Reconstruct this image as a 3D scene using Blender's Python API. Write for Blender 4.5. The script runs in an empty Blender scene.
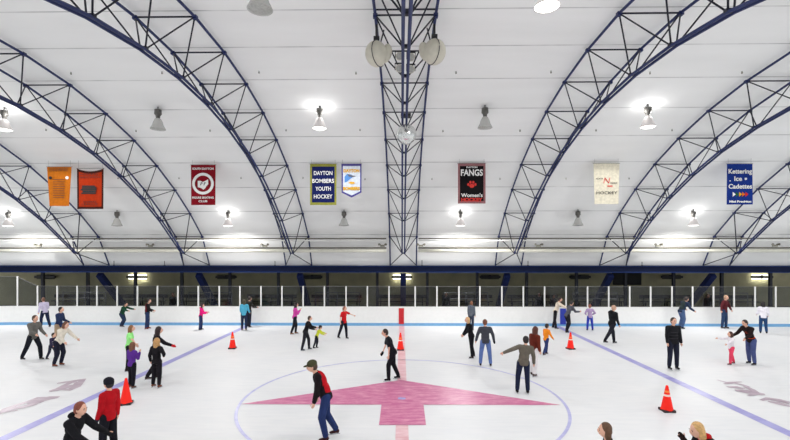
import bpy, math, random
from math import sin, cos, radians as R, pi, sqrt
from mathutils import Vector, Matrix
random.seed(7)
SC = bpy.context.scene
C = SC.collection

# ------------------------------------------------------------------ camera, world, exposure
FPX, YAW, Y0, CAMZ = 442.3, R(0.843), 254.27, 4.154
cam = bpy.data.cameras.new('camera')
cam.sensor_width = 36; cam.lens = 36*FPX/790; cam.shift_y = (Y0-220)/790
cam.clip_start = .05; cam.clip_end = 400
camo = bpy.data.objects.new('camera', cam); C.objects.link(camo)
camo.location = (0, 0, CAMZ); camo.rotation_euler = (pi/2, 0, YAW)
SC.camera = camo
SC.view_settings.view_transform = 'Standard'; SC.view_settings.look = 'None'
SC.view_settings.gamma = 1; SC.view_settings.use_curve_mapping = False
SC.view_settings.exposure = -0.08
W = bpy.data.worlds.new('world'); SC.world = W; W.use_nodes = True
W.node_tree.nodes['Background'].inputs[0].default_value = (.93, .96, 1, 1)
W.node_tree.nodes['Background'].inputs[1].default_value = .95
SC.cycles.use_denoising = True
SC.cycles.max_bounces = 10; SC.cycles.diffuse_bounces = 6; SC.cycles.transparent_max_bounces = 16
LAMP_W, UP_W = 830.0, 8.0

# ------------------------------------------------------------------ photo pixel -> place
def ray(px, py):
    c, s = cos(YAW), sin(YAW); xc = (px-395)/FPX
    return Vector((xc*c-s, xc*s+c, -(py-Y0)/FPX))
def gnd(px, py):
    r = ray(px, py); t = -CAMZ/r.z
    return Vector((r.x*t, r.y*t, 0))
def atY(px, py, Y):
    r = ray(px, py); t = Y/r.y
    return Vector((r.x*t, Y, CAMZ+r.z*t))

# ------------------------------------------------------------------ materials
MATS = {}
def mat(name, rgb, rough=.6, metal=0, vary=.06, scale=6, spec=.5, emit=0, bump=0, trans=0, srgb=True):
    if name in MATS: return MATS[name]
    if srgb: rgb = tuple(((v/255)/12.92 if v/255 < .04045 else ((v/255+.055)/1.055)**2.4) for v in rgb)
    m = bpy.data.materials.new(name); m.use_nodes = True; nt = m.node_tree
    b = nt.nodes['Principled BSDF']
    b.inputs['Roughness'].default_value = rough; b.inputs['Metallic'].default_value = metal
    b.inputs['Specular IOR Level'].default_value = spec
    if trans: b.inputs['Transmission Weight'].default_value = trans
    if vary:
        tc = nt.nodes.new('ShaderNodeTexCoord'); n = nt.nodes.new('ShaderNodeTexNoise')
        n.inputs['Scale'].default_value = scale; n.inputs['Detail'].default_value = 3
        nt.links.new(tc.outputs['Object'], n.inputs['Vector'])
        r = nt.nodes.new('ShaderNodeValToRGB')
        lo = [v*(1-vary) for v in rgb]; hi = [min(1, v*(1+vary)) for v in rgb]
        r.color_ramp.elements[0].color = (*lo, 1); r.color_ramp.elements[0].position = .3
        r.color_ramp.elements[1].color = (*hi, 1); r.color_ramp.elements[1].position = .7
        nt.links.new(n.outputs['Fac'], r.inputs['Fac']); nt.links.new(r.outputs['Color'], b.inputs['Base Color'])
        if bump:
            bp = nt.nodes.new('ShaderNodeBump'); bp.inputs['Strength'].default_value = bump
            nt.links.new(n.outputs['Fac'], bp.inputs['Height']); nt.links.new(bp.outputs['Normal'], b.inputs['Normal'])
    else:
        b.inputs['Base Color'].default_value = (*rgb, 1)
    if emit:
        b.inputs['Emission Color'].default_value = (*rgb, 1); b.inputs['Emission Strength'].default_value = emit
    MATS[name] = m; return m
def cloth(rgb): return mat('cloth_%d_%d_%d' % rgb, rgb, .9, vary=.12, scale=9, spec=.15)
def newmat(name):
    m = bpy.data.materials.new(name); m.use_nodes = True; MATS[name] = m
    return m, m.node_tree, m.node_tree.nodes['Principled BSDF']

# ------------------------------------------------------------------ mesh builder
class MB:
    def __init__(s): s.v = []; s.f = []; s.m = []; s.uv = None
    def add(s, vs, fs, mi=0):
        o = len(s.v); s.v += [tuple(p) for p in vs]; s.f += [tuple(i+o for i in f) for f in fs]; s.m += [mi]*len(fs)
        return s
    def box(s, c, d, rot=None, mi=0):
        c = Vector(c); h = Vector(d)/2
        vs = []
        for x in (-1, 1):
            for y in (-1, 1):
                for z in (-1, 1):
                    p = Vector((x*h.x, y*h.y, z*h.z))
                    if rot is not None: p = rot @ p
                    vs.append(c+p)
        return s.add(vs, [(0,1,3,2),(4,6,7,5),(0,4,5,1),(2,3,7,6),(0,2,6,4),(1,5,7,3)], mi)
    def beam(s, a, b, w, h, mi=0):                    # box between two points, w across, h the other way
        a, b = Vector(a), Vector(b); d = (b-a)
        q = d.to_track_quat('Z', 'Y').to_matrix()
        return s.box((a+b)/2, (w, h, d.length), q, mi)
    def cone(s, a, r0, b, r1, n=8, mi=0, caps=True):
        a, b = Vector(a), Vector(b); d = (b-a)
        if d.length < 1e-9: return s
        q = d.to_track_quat('Z', 'Y').to_matrix()
        vs = []
        for p, r in ((a, r0), (b, r1)):
            for k in range(n):
                t = 2*pi*k/n; vs.append(p+q @ Vector((r*cos(t), r*sin(t), 0)))
        fs = [(k, (k+1) % n, n+(k+1) % n, n+k) for k in range(n)]
        if caps: fs += [tuple(range(n-1, -1, -1)), tuple(range(n, 2*n))]
        return s.add(vs, fs, mi)
    def path(s, pts, r, n=8, mi=0):
        pts = [Vector(p) for p in pts]; rings = []
        for i, p in enumerate(pts):
            d = (pts[min(i+1, len(pts)-1)]-pts[max(i-1, 0)]).normalized()
            q = d.to_track_quat('Z', 'Y').to_matrix(); rr = r[i] if isinstance(r, (list, tuple)) else r
            rings.append([p+q @ Vector((rr*cos(2*pi*k/n), rr*sin(2*pi*k/n), 0)) for k in range(n)])
        vs = [v for g in rings for v in g]; fs = []
        for i in range(len(pts)-1):
            for k in range(n): fs.append((i*n+k, i*n+(k+1) % n, (i+1)*n+(k+1) % n, (i+1)*n+k))
        fs += [tuple(range(n-1, -1, -1)), tuple(range((len(pts)-1)*n, len(pts)*n))]
        return s.add(vs, fs, mi)
    def ell(s, c, r, rot=None, n=12, m=8, mi=0, fn=None):
        c = Vector(c); vs = []; fs = []
        if not isinstance(r, (tuple, list)): r = (r, r, r)
        for j in range(m+1):
            ph = pi*j/m
            for k in range(n):
                t = 2*pi*k/n; p = Vector((sin(ph)*cos(t), sin(ph)*sin(t), cos(ph)))
                p = Vector((p.x*r[0], p.y*r[1], p.z*r[2]))
                if fn: p = fn(p)
                if rot is not None: p = rot @ p
                vs.append(c+p)
        for j in range(m):
            for k in range(n):
                a, b = j*n+k, j*n+(k+1) % n; d, e = a+n, b+n
                if j == 0: fs.append((a, d, e))
                elif j == m-1: fs.append((a, d, b))
                else: fs.append((a, d, e, b))
        return s.add(vs, fs, mi)
    def cap(s, a, r0, b, r1, n=12):
        s.cone(a, r0, b, r1, n); s.ell(a, r0, None, n, 8); s.ell(b, r1, None, n, 8); return s
    def lathe(s, prof, c=(0,0,0), n=20, mi=0):
        c = Vector(c); vs = []; fs = []
        for r, z in prof:
            for k in range(n): vs.append(c+Vector((r*cos(2*pi*k/n), r*sin(2*pi*k/n), z)))
        for j in range(len(prof)-1):
            for k in range(n): fs.append((j*n+k, j*n+(k+1) % n, (j+1)*n+(k+1) % n, (j+1)*n+k))
        return s.add(vs, fs, mi)
    def prism(s, poly, fr, d, mi=0):                  # poly 2d, fr maps (u,v,w)->point, thickness d
        n = len(poly); vs = [fr(u, v, 0) for u, v in poly]+[fr(u, v, d) for u, v in poly]
        fs = [tuple(range(n)), tuple(range(2*n-1, n-1, -1))]+[(i, i+n, (i+1) % n+n, (i+1) % n) for i in range(n)]
        return s.add(vs, fs, mi)
    def mesh(s, name, smooth=False):
        me = bpy.data.meshes.new(name); me.from_pydata(s.v, [], s.f)
        me.polygons.foreach_set('material_index', s.m)
        if smooth: me.polygons.foreach_set('use_smooth', [True]*len(s.f))
        me.update(); return me
    def obj(s, name, mats, parent=None, smooth=False, loc=None):
        me = s.mesh(name, smooth)
        for m in (mats if isinstance(mats, (list, tuple)) else [mats]): me.materials.append(m)
        o = bpy.data.objects.new(name, me); C.objects.link(o)
        if parent: o.parent = parent
        if loc is not None: o.location = loc
        return o
def tag(o, label, cat, group=None, kind=None):
    if label: o['label'] = label
    if cat: o['category'] = cat
    if group: o['group'] = group
    if kind: o['kind'] = kind
    return o
def struct(o): o['kind'] = 'structure'; return o
def thing(name, loc, label, cat, group=None, rz=0):
    o = bpy.data.objects.new(name, None); C.objects.link(o); o.location = loc; o.rotation_euler.z = rz
    o.empty_display_size = .1
    return tag(o, label, cat, group)

# ------------------------------------------------------------------ structure: ice, roof, back area
NAVY = mat('navy_paint', (18, 34, 86), .55, vary=.1)
NAVYD = mat('dark_navy_paint', (14, 17, 34), .5, vary=.1)
BLACKM = mat('dark_metal', (30, 30, 34), .5)
GREYM = mat('grey_metal', (120, 120, 122), .4, .5)
WHITEP = mat('white_paint', (232, 232, 228), .5, vary=.03)
HALF, YB, YN = 30.0, 25.7, -.05
XR = 22.3                                            # the board starts to curve here
def edge(x, y0=YB, sgn=1):                            # far board line, rounded towards the ends
    e = abs(x)-XR
    return y0 if e <= 0 else y0-sgn*(8.5-sqrt(max(0, 72.25-e*e)))
m, nt, b = newmat('ice')
tc = nt.nodes.new('ShaderNodeTexCoord')
n1 = nt.nodes.new('ShaderNodeTexNoise'); n1.inputs['Scale'].default_value = .35; n1.inputs['Detail'].default_value = 5
n2 = nt.nodes.new('ShaderNodeTexNoise'); n2.inputs['Scale'].default_value = 5; n2.inputs['Detail'].default_value = 6
mp = nt.nodes.new('ShaderNodeMapping'); mp.inputs['Scale'].default_value = (.25, 1.4, 1); mp.inputs['Rotation'].default_value = (0, 0, .15)
nt.links.new(tc.outputs['Object'], mp.inputs['Vector']); nt.links.new(mp.outputs['Vector'], n2.inputs['Vector'])
nt.links.new(tc.outputs['Object'], n1.inputs['Vector'])
mx = nt.nodes.new('ShaderNodeMix'); mx.data_type = 'FLOAT'; mx.inputs['Factor'].default_value = .45
nt.links.new(n1.outputs['Fac'], mx.inputs['A']); nt.links.new(n2.outputs['Fac'], mx.inputs['B'])
cr = nt.nodes.new('ShaderNodeValToRGB')
cr.color_ramp.elements[0].position = .3; cr.color_ramp.elements[0].color = (.70, .715, .735, 1)
cr.color_ramp.elements[1].position = .65; cr.color_ramp.elements[1].color = (.80, .802, .805, 1)
nt.links.new(mx.outputs['Result'], cr.inputs['Fac']); nt.links.new(cr.outputs['Color'], b.inputs['Base Color'])
rr = nt.nodes.new('ShaderNodeMapRange'); rr.inputs['To Min'].default_value = .36; rr.inputs['To Max'].default_value = .58
nt.links.new(n2.outputs['Fac'], rr.inputs['Value']); nt.links.new(rr.outputs['Result'], b.inputs['Roughness'])
b.inputs['IOR'].default_value = 1.31; b.inputs['Specular IOR Level'].default_value = .35
ICE = m
def paintmat(name, c0, c1, s=3.0, lo=.35, hi=.6):
    m, nt, b = newmat(name)
    tc = nt.nodes.new('ShaderNodeTexCoord'); n = nt.nodes.new('ShaderNodeTexNoise')
    n.inputs['Scale'].default_value = s; n.inputs['Detail'].default_value = 8; n.inputs['Roughness'].default_value = .7
    mp = nt.nodes.new('ShaderNodeMapping'); mp.inputs['Scale'].default_value = (.5, 1.6, 1); mp.inputs['Rotation'].default_value = (0, 0, .4)
    nt.links.new(tc.outputs['Object'], mp.inputs['Vector']); nt.links.new(mp.outputs['Vector'], n.inputs['Vector'])
    cr = nt.nodes.new('ShaderNodeValToRGB')
    cr.color_ramp.elements[0].position = lo; cr.color_ramp.elements[0].color = (*c0, 1)
    cr.color_ramp.elements[1].position = hi; cr.color_ramp.elements[1].color = (*c1, 1)
    nt.links.new(n.outputs['Fac'], cr.inputs['Fac']); nt.links.new(cr.outputs['Color'], b.inputs['Base Color'])
    b.inputs['Roughness'].default_value = .35; b.inputs['IOR'].default_value = 1.31
    return m
P_BLUE = paintmat('ice_paint_blue', (.29, .27, .60), (.42, .41, .72), 2)
P_THIN = paintmat('ice_paint_pale_blue', (.38, .38, .68), (.56, .56, .80), 2)
P_RED = paintmat('ice_paint_faded_red', (.70, .38, .42), (.84, .60, .63), 3)
P_LOGO = paintmat('ice_paint_crimson', (.56, .13, .29), (.78, .38, .50), 4.5, .42, .70)
P_GREY = paintmat('ice_paint_mauve', (.40, .30, .37), (.54, .45, .51), 2)

xs = [-30+1.0*i for i in range(61)]
g = MB(); top = [Vector((x, edge(x), 0)) for x in xs]; bot = [Vector((x, -.4, 0)) for x in xs]
vs = top+bot; n = len(xs); g.add(vs, [(i+n, i+1+n, i+1, i) for i in range(n-1)])
vs2 = [v-Vector((0, 0, .12)) for v in vs]; g.add(vs2, [(i, i+1, i+1+n, i+n) for i in range(n-1)])
floor = struct(g.obj('floor', ICE))
def paint(name, polys, m, z=.004):
    g = MB()
    for p in polys:
        k = len(p); g.add([Vector((x, y, z)) for x, y in p], [tuple(range(k))])
    return g.obj(name, m, floor)
XC, YC = .012, 12.85
for sx in (-1, 1):
    x = XC+sx*8.97
    paint('blue_line', [[(x-.15, -.3), (x+.15, -.3), (x+.15, YB-.02), (x-.15, YB-.02)]], P_BLUE)
ring = []
for k in range(120):
    t0, t1 = 2*pi*k/120, 2*pi*(k+1)/120
    ring.append([(XC+r*cos(t), YC+r*sin(t)) for r, t in ((4.50, t0), (4.58, t0), (4.58, t1), (4.50, t1))])
paint('center_circle', ring, P_THIN)
paint('center_line', [[(XC-.15, -.3), (XC+.15, -.3), (XC+.15, 10.74), (XC-.15, 10.74)], [(XC-.15, 14.4), (XC+.15, 14.4), (XC+.15, YB-.02), (XC-.15, YB-.02)]], P_RED)
def px2(l): return [(gnd(*p).x, gnd(*p).y) for p in l]
paint('center_arrow', [px2([(240.5, 404.3), (382, 404.9), (424, 404.9), (561, 405.2), (401, 380.2)])[::1],
                       px2([(381.5, 404.9), (379, 425.2), (426, 425.2), (423.5, 404.9)])], P_LOGO, .008)
paint('center_dot', [px2([(398, 399.6), (398, 398), (400, 397.6), (405, 398), (406, 399), (404, 400)])], P_BLUE, .012)
def strokes(name, lines, parent_m=P_GREY):
    g = MB()
    for li, ln in enumerate(lines):
        w = ln[0]; p = [Vector((*q, 0)) for q in px2(ln[1:])]
        L, Rr = [], []
        for i in range(len(p)):
            d = (p[min(i+1, len(p)-1)]-p[max(i-1, 0)]).normalized(); nn = Vector((-d.y, d.x, 0))
            ww = w*1.3*(.45 if i in (0, len(p)-1) else 1)
            L.append(p[i]+nn*ww/2); Rr.append(p[i]-nn*ww/2)
        vs = [v+Vector((0, 0, .006+.002*li)) for v in L+Rr]; k = len(p)
        g.add(vs, [(i, i+k, i+k+1, i+1) for i in range(k-1)])
    return g.obj(name, parent_m, floor)
strokes('ice_lettering', [(.16, (86, 379), (80, 380), (72, 381.5), (64, 382.5), (57, 383.5)), (.2, (84, 379.5), (79, 383), (76, 387), (69, 390), (62, 389.5)),
    (.14, (77, 382), (70, 383), (64, 386), (59, 388.5), (50, 392)), (.22, (78, 385), (70, 386.5), (62, 388.5), (55, 390.5), (49, 391.5))])
strokes('ice_lettering', [(.3, (59, 397.3), (50, 398), (40, 400.5), (34, 403), (28, 404.5)), (.14, (50, 397.5), (38, 398), (28, 402), (18, 405), (6, 409), (-2, 415)),
    (.2, (40, 401), (32, 405), (22, 407.5), (10, 409), (2, 412)), (.12, (18, 410.5), (8, 411.5), (0, 413.5)), (.26, (44, 398.7), (36, 401), (28, 403.5))])
strokes('ice_lettering', [(.1, (717, 380), (726, 382.5), (733, 382.5), (742, 382)), (.12, (724, 384), (733, 383), (742, 385), (750, 387.5)),
    (.22, (727, 387), (738, 387.5), (744, 389)), (.3, (735, 390.5), (744, 391.5), (754, 393.3), (765, 394.8)), (.14, (744, 386.5), (752, 390), (758, 394), (748, 396))])
strokes('ice_lettering', [(.16, (761, 400.5), (769, 398.5), (779, 400), (792, 403)), (.2, (768, 401.5), (778, 403.5), (792, 407)), (.12, (770, 400), (782, 402), (790, 404.5))])

# roof -------------------------------------------------------------
UC, UR = (12.28, -10.87), 21.446
UA = [-43.58+5.31*k for k in range(17)]               # -43.58 .. 41.38
def upt(a, off=0): return Vector((0, UC[0]+(UR+off)*sin(R(a)), UC[1]+(UR+off)*cos(R(a))))
def uchord(off=0):
    p = [upt(a, off) for a in UA]
    return [Vector((0, -3.0-off, 3.43))]+p+[Vector((0, 27.45+off, 3.47))]
def roofz(y): return UC[1]+sqrt((UR+.16)**2-(y-UC[0])**2)
m, nt, b = newmat('roof_liner')
uv = nt.nodes.new('ShaderNodeUVMap'); sp = nt.nodes.new('ShaderNodeSeparateXYZ'); nt.links.new(uv.outputs['UV'], sp.inputs[0])
fr = nt.nodes.new('ShaderNodeMath'); fr.operation = 'PINGPONG'; fr.inputs[1].default_value = .5; nt.links.new(sp.outputs['Y'], fr.inputs[0])
lt = nt.nodes.new('ShaderNodeMapRange'); lt.inputs['From Min'].default_value = .006; lt.inputs['From Max'].default_value = .018
lt.inputs['To Min'].default_value = 1; lt.inputs['To Max'].default_value = 0; nt.links.new(fr.outputs[0], lt.inputs['Value'])
tc = nt.nodes.new('ShaderNodeTexCoord')
n1 = nt.nodes.new('ShaderNodeTexNoise'); n1.inputs['Scale'].default_value = .5; n1.inputs['Detail'].default_value = 5
mp = nt.nodes.new('ShaderNodeMapping'); mp.inputs['Scale'].default_value = (.5, 2, 2)
nt.links.new(tc.outputs['Object'], mp.inputs['Vector']); nt.links.new(mp.outputs['Vector'], n1.inputs['Vector'])
ns = nt.nodes.new('ShaderNodeTexNoise'); ns.inputs['Scale'].default_value = .9; ns.inputs['Detail'].default_value = 4; nt.links.new(tc.outputs['Object'], ns.inputs['Vector'])
nr = nt.nodes.new('ShaderNodeMapRange'); nr.inputs['From Min'].default_value = .35; nr.inputs['From Max'].default_value = .65
nr.inputs['To Min'].default_value = .3; nr.inputs['To Max'].default_value = .95; nt.links.new(ns.outputs['Fac'], nr.inputs['Value'])
mu = nt.nodes.new('ShaderNodeMath'); mu.operation = 'MULTIPLY'; nt.links.new(lt.outputs[0], mu.inputs[0]); nt.links.new(nr.outputs[0], mu.inputs[1])
cr = nt.nodes.new('ShaderNodeValToRGB')
cr.color_ramp.elements[0].position = .3; cr.color_ramp.elements[0].color = (.85, .85, .835, 1)
cr.color_ramp.elements[1].position = .7; cr.color_ramp.elements[1].color = (.90, .90, .885, 1)
nt.links.new(n1.outputs['Fac'], cr.inputs['Fac'])
mc = nt.nodes.new('ShaderNodeMix'); mc.data_type = 'RGBA'; nt.links.new(mu.outputs[0], mc.inputs['Factor'])
nt.links.new(cr.outputs['Color'], mc.inputs['A']); mc.inputs['B'].default_value = (.42, .42, .41, 1)
nt.links.new(mc.outputs['Result'], b.inputs['Base Color']); b.inputs['Roughness'].default_value = .7; b.inputs['Specular IOR Level'].default_value = .2
ROOF = m
prof = [(-1, Vector((0, -3.12, 3.43)))]
for k in range(16*4+1):
    a = UA[0]+5.31*k/4; prof.append((k/4, upt(a, .16)))
prof.append((17, Vector((0, 27.62, 3.45))))
RXN = 31
g = MB(); vs = []; fs = []; uvs = []
for i, (v, p) in enumerate(prof):
    for sx in (-1, 1): vs.append(Vector((sx*RXN, p.y, p.z)))
nn = len(vs)
for i, (v, p) in enumerate(prof):
    for sx in (-1, 1): vs.append(Vector((sx*RXN, p.y, p.z+.25)))
for i in range(len(prof)-1):
    fs.append((2*i, 2*i+1, 2*i+3, 2*i+2)); fs.append((nn+2*i, nn+2*i+2, nn+2*i+3, nn+2*i+1))
g.add(vs, fs); roof = struct(g.obj('ceiling', ROOF, smooth=True))
ul = roof.data.uv_layers.new(name='UVMap')
for poly in roof.data.polygons:
    for li in poly.loop_indices:
        vi = roof.data.loops[li].vertex_index % nn; ul.data[li].uv = (vs[vi].x, prof[vi//2][0])

# back of the hall ---------------------------------------------------
WALLD = mat('olive_block_wall', (186, 180, 146), .8, vary=.12, scale=1.2)
YW = 32.3
struct(MB().box((0, YW+.15, 1.6), (62, .3, 3.3)).obj('wall_back', WALLD))
struct(MB().box((0, 30.05, 3.4), (62, 4.8, .15)).obj('ceiling', mat('dark_soffit', (96, 93, 80), .8)))
struct(MB().box((0, 29.6, -.06), (62, 6.4, .1)).obj('floor', mat('rubber_floor', (42, 42, 44), .9, vary=.2)))
g = MB()
g.box((0, 27.55, 3.23), (62, .06, .40), mi=0); g.box((0, 27.5, 3.42), (62, .34, .05), mi=1); g.box((0, 27.5, 3.045), (62, .34, .05), mi=1)
beam = tag(g.obj('eave_beam', [mat('beam_navy', (16, 28, 62), .7, spec=.2), mat('beam_flange_navy', (20, 44, 96), .7, spec=.2)]), 'long dark navy steel beam running along the foot of the white roof', 'beam')

# ------------------------------------------------------------------ dasher boards
BW = mat('board_white', (240, 240, 238), .35, vary=.02); KICK = mat('kick_plate_blue', (112, 168, 212), .4, vary=.05)
REDP = mat('board_red', (196, 22, 34), .4, vary=.05); BLUEP = mat('board_blue', (28, 52, 168), .4, vary=.05)
m = bpy.data.materials.new('rink_glass'); m.use_nodes = True; nt = m.node_tree
for q in list(nt.nodes): nt.nodes.remove(q)
ot = nt.nodes.new('ShaderNodeOutputMaterial'); tr = nt.nodes.new('ShaderNodeBsdfTransparent'); tr.inputs[0].default_value = (.72, .74, .74, 1)
gl = nt.nodes.new('ShaderNodeBsdfGlossy'); gl.inputs['Roughness'].default_value = .12; gl.inputs[0].default_value = (.5, .5, .55, 1)
ly = nt.nodes.new('ShaderNodeLayerWeight'); ly.inputs['Blend'].default_value = .12
no = nt.nodes.new('ShaderNodeTexNoise'); no.inputs['Scale'].default_value = 1.5
ad = nt.nodes.new('ShaderNodeMath'); ad.operation = 'MULTIPLY_ADD'; ad.inputs[1].default_value = .06; nt.links.new(no.outputs['Fac'], ad.inputs[0]); nt.links.new(ly.outputs['Fresnel'], ad.inputs[2])
ms = nt.nodes.new('ShaderNodeMixShader'); nt.links.new(ad.outputs[0], ms.inputs[0])
nt.links.new(tr.outputs[0], ms.inputs[1]); nt.links.new(gl.outputs[0], ms.inputs[2]); nt.links.new(ms.outputs[0], ot.inputs[0])
GLASS = m
db = thing('dasher_boards', (0, YB, 0), 'white rink boards with pale blue kick strip, white posts and clear glass', 'rink boards')
def strip(xa, xb, y0, y1, z0, z1, step=1.0):          # a band that follows the far board line
    k = max(1, int(abs(xb-xa)/step)); q = [xa+(xb-xa)*i/k for i in range(k+1)]
    g = MB(); vs = []
    for x in q:
        e = edge(x)-YB
        vs += [(x, y0+e, z0), (x, y1+e, z0), (x, y1+e, z1), (x, y0+e, z1)]
    fs = []
    for i in range(k):
        o = 4*i
        for j in range(4): fs.append((o+j, o+4+j, o+4+(j+1) % 4, o+(j+1) % 4))
    fs += [(0, 1, 2, 3), (4*k+3, 4*k+2, 4*k+1, 4*k)]
    return g.add(vs, fs)
strip(-HALF, HALF, 0, .12, .16, 1.08).obj('board_panel', BW, db)
strip(-HALF, HALF, -.015, .12, 0, .16).obj('kick_plate', KICK, db)
strip(-HALF, HALF, -.02, .16, 1.08, 1.115).obj('cap_rail', WHITEP, db)
MB().box((XC-.02, -.012, .56), (.30, .02, .92)).obj('center_stripe', REDP, db)
for sx in (-1, 1): MB().box((XC+sx*8.97+(.35 if sx > 0 else 0), -.012, .56), (.34, .02, .92)).obj('blue_stripe', BLUEP, db)
SXP = [17, 37, 56.7, 76.7, 96.5, 116.7, 137, 157, 177.5, 198, 219, 239.7, 260.8, 281.8, 303, 324.3, 346, 367.3, 389, 415.2, 437, 459, 480, 502, 523.5, 544.8, 566.3, 587.8, 609, 630, 651, 672.3, 693, 714, 734.6, 755.6, 776.3]
SX = [atY(p, 290, YB).x for p in SXP]
SX = [SX[0]-3.66, SX[0]-2.44, SX[0]-1.22]+SX+[SX[-1]+1.22*k for k in (1, 2, 3)]
for i, x in enumerate(SX):
    zt = 2.86 if i <= 3 else 2.3
    if x < -HALF: continue
    MB().box((x, edge(x)-YB+.05, (1.1+zt)/2), (.075, .06, zt-1.1)).obj('stanchion', WHITEP, db)
for i in range(len(SX)-1):
    xa, xb = SX[i]+.03, SX[i+1]-.03
    z1 = 2.84 if i < 3 else 2.28; z2 = 2.28 if i >= 3 else 2.84
    if i == 3: z1 = 2.80
    g = MB(); vs = []
    for x, z in ((xa, z1), (xb, z2)):
        e = edge(x)-YB+.05
        vs += [(x, e, 1.115), (x, e+.012, 1.115), (x, e+.012, z), (x, e, z)]
    g.add(vs, [(0, 4, 5, 1), (1, 5, 6, 2), (2, 6, 7, 3), (3, 7, 4, 0), (0, 1, 2, 3), (4, 7, 6, 5)])
    gp = g.obj('glass_pane', GLASS, db)
    MB().beam((xa, (edge(xa)-YB)+.056, z1), (xb, (edge(xb)-YB)+.056, z2), .02, .02).obj('edge_trim', GREYM, gp)
    MB().beam((xa, (edge(xa)-YB)+.056, 1.14), (xb, (edge(xb)-YB)+.056, 1.14), .03, .05).obj('base_channel', BLACKM, gp)

# ------------------------------------------------------------------ arch trusses
AX, HW = 6.5, .81
LC, LR = (12.17, -11.05), 20.312
def lpt(a): return Vector((0, LC[0]+LR*sin(R(a)), LC[1]+LR*cos(R(a))))
LA = [(UA[k]+UA[k+1])/2 for k in range(0, 15)]         # staggered between upper nodes
LN = [lpt(a) for a in LA]+[Vector((0, 25.7, 4.19))]
UN = uchord()[1:]                                       # nodes 0..16 on the circle, 17 on the beam
names = {0: 'central navy steel truss standing over the red centre line', 1: 'navy arch truss first to the right of the central one', -1: 'navy arch truss first to the left of the central one',
         2: 'navy arch truss second to the right of the central one', -2: 'navy arch truss second to the left of the central one',
         3: 'navy arch truss third to the right of centre, at the picture edge', -3: 'navy arch truss third to the left of centre, at the picture edge'}
def vis(x, p, mrg=90):
    if p.y < 4: return False
    d = p.y*cos(YAW)-x*sin(YAW); px = 395+FPX*(x*cos(YAW)+p.y*sin(YAW))/d; py = Y0-FPX*(p.z-CAMZ)/d
    return -mrg < px < 790+mrg and -mrg-40 < py < 440
cache = {}
def tubeobj(name, a, b, r, m, par):
    k = (round(a.x, 3), round(a.y, 3), round(a.z, 3), round(b.x, 3), round(b.y, 3), round(b.z, 3), r)
    if k in cache:
        o = bpy.data.objects.new(name, cache[k]); C.objects.link(o); o.parent = par; return o
    o = MB().cone(a, r, b, r, 6).obj(name, m, par, True); cache[k] = o.data; return o
for n in range(-3, 4):
    X = .107+n*AX-(.09*(abs(n)-1)**1.6*(1 if n > 0 else -1) if n else 0)
    t = thing('arch_truss', (X, 0, 0), names[n], 'roof truss', 'blue roof trusses')
    for s in (-1, 1):
        dx = Vector((s*HW, 0, 0)); pts = [p+dx for p in uchord()]
        g = MB().path(pts, .040, 8)
        for p in pts[1:-1]: g.box(p-Vector((0, 0, .02)), (.12, .12, .10))
        g.obj('upper_chord', NAVY, t)
    for s in (-1, 1):
        dx = Vector((s*.072, 0, 0)); g = MB().path([p+dx for p in LN], .040, 8)
        for p in LN: g.box(p+dx*.8+Vector((0, 0, .03)), (.12, .10, .07), mi=1)
        g.obj('lower_chord', [NAVY, NAVYD], t)
    for k, p in enumerate(UN[:-1]):
        if vis(X, p): tubeobj('cross_strut', p-Vector((HW, 0, 0)), p+Vector((HW, 0, 0)), .024, NAVYD, t)
    for k in range(15):
        l = LN[k]
        for j in (k, k+1):
            if not vis(X, (l+UN[j])/2): continue
            for s in (-1, 1):
                tubeobj('diagonal_brace', l+Vector((s*.06, 0, 0)), UN[j]+Vector((s*HW, 0, 0)), .021, NAVYD, t)
    for j in (15, 16, 17):
        for s in (-1, 1): tubeobj('diagonal_brace', LN[15]+Vector((s*.06, 0, 0)), UN[j]+Vector((s*HW, 0, 0)), .026, NAVYD, t)
    if n == 0: tubeobj('cross_strut', Vector((-HW, 11.55, UC[1]+UR-.03)), Vector((HW, 11.55, UC[1]+UR-.03)), .022, NAVYD, t)
    MB().beam((0, 27.74, 2.86), (0, 30.75, .06), .36, .30).obj('buttress_leg', NAVY, t)
# steel columns behind the glass
for i, px in enumerate([43, 88, 135.5, 182, 230, 278.5, 327.5, 377.3, 427.3, 477.2, 526.6, 576.4, 625.4, 673.5, 721.6, 770.3]):
    x = atY(px, 280, 29.2).x
    MBo = MB(); MBo.box((0, 0, 1.66), (.17, .05, 3.32)); MBo.box((0, -.07, 1.66), (.17, .02, 3.32)); MBo.box((0, .07, 1.66), (.17, .02, 3.32))
    o = MBo.obj('steel_column', NAVYD, loc=(x, 29.2, 0))
    tag(o, 'thin dark navy steel column behind the rink glass, %s from the left' % ['first', 'second', 'third', 'fourth', 'fifth', 'sixth', 'seventh', 'eighth', 'ninth', 'tenth', 'eleventh', 'twelfth', 'thirteenth', 'fourteenth', 'fifteenth', 'sixteenth'][i], 'column', 'columns behind the glass')
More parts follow.
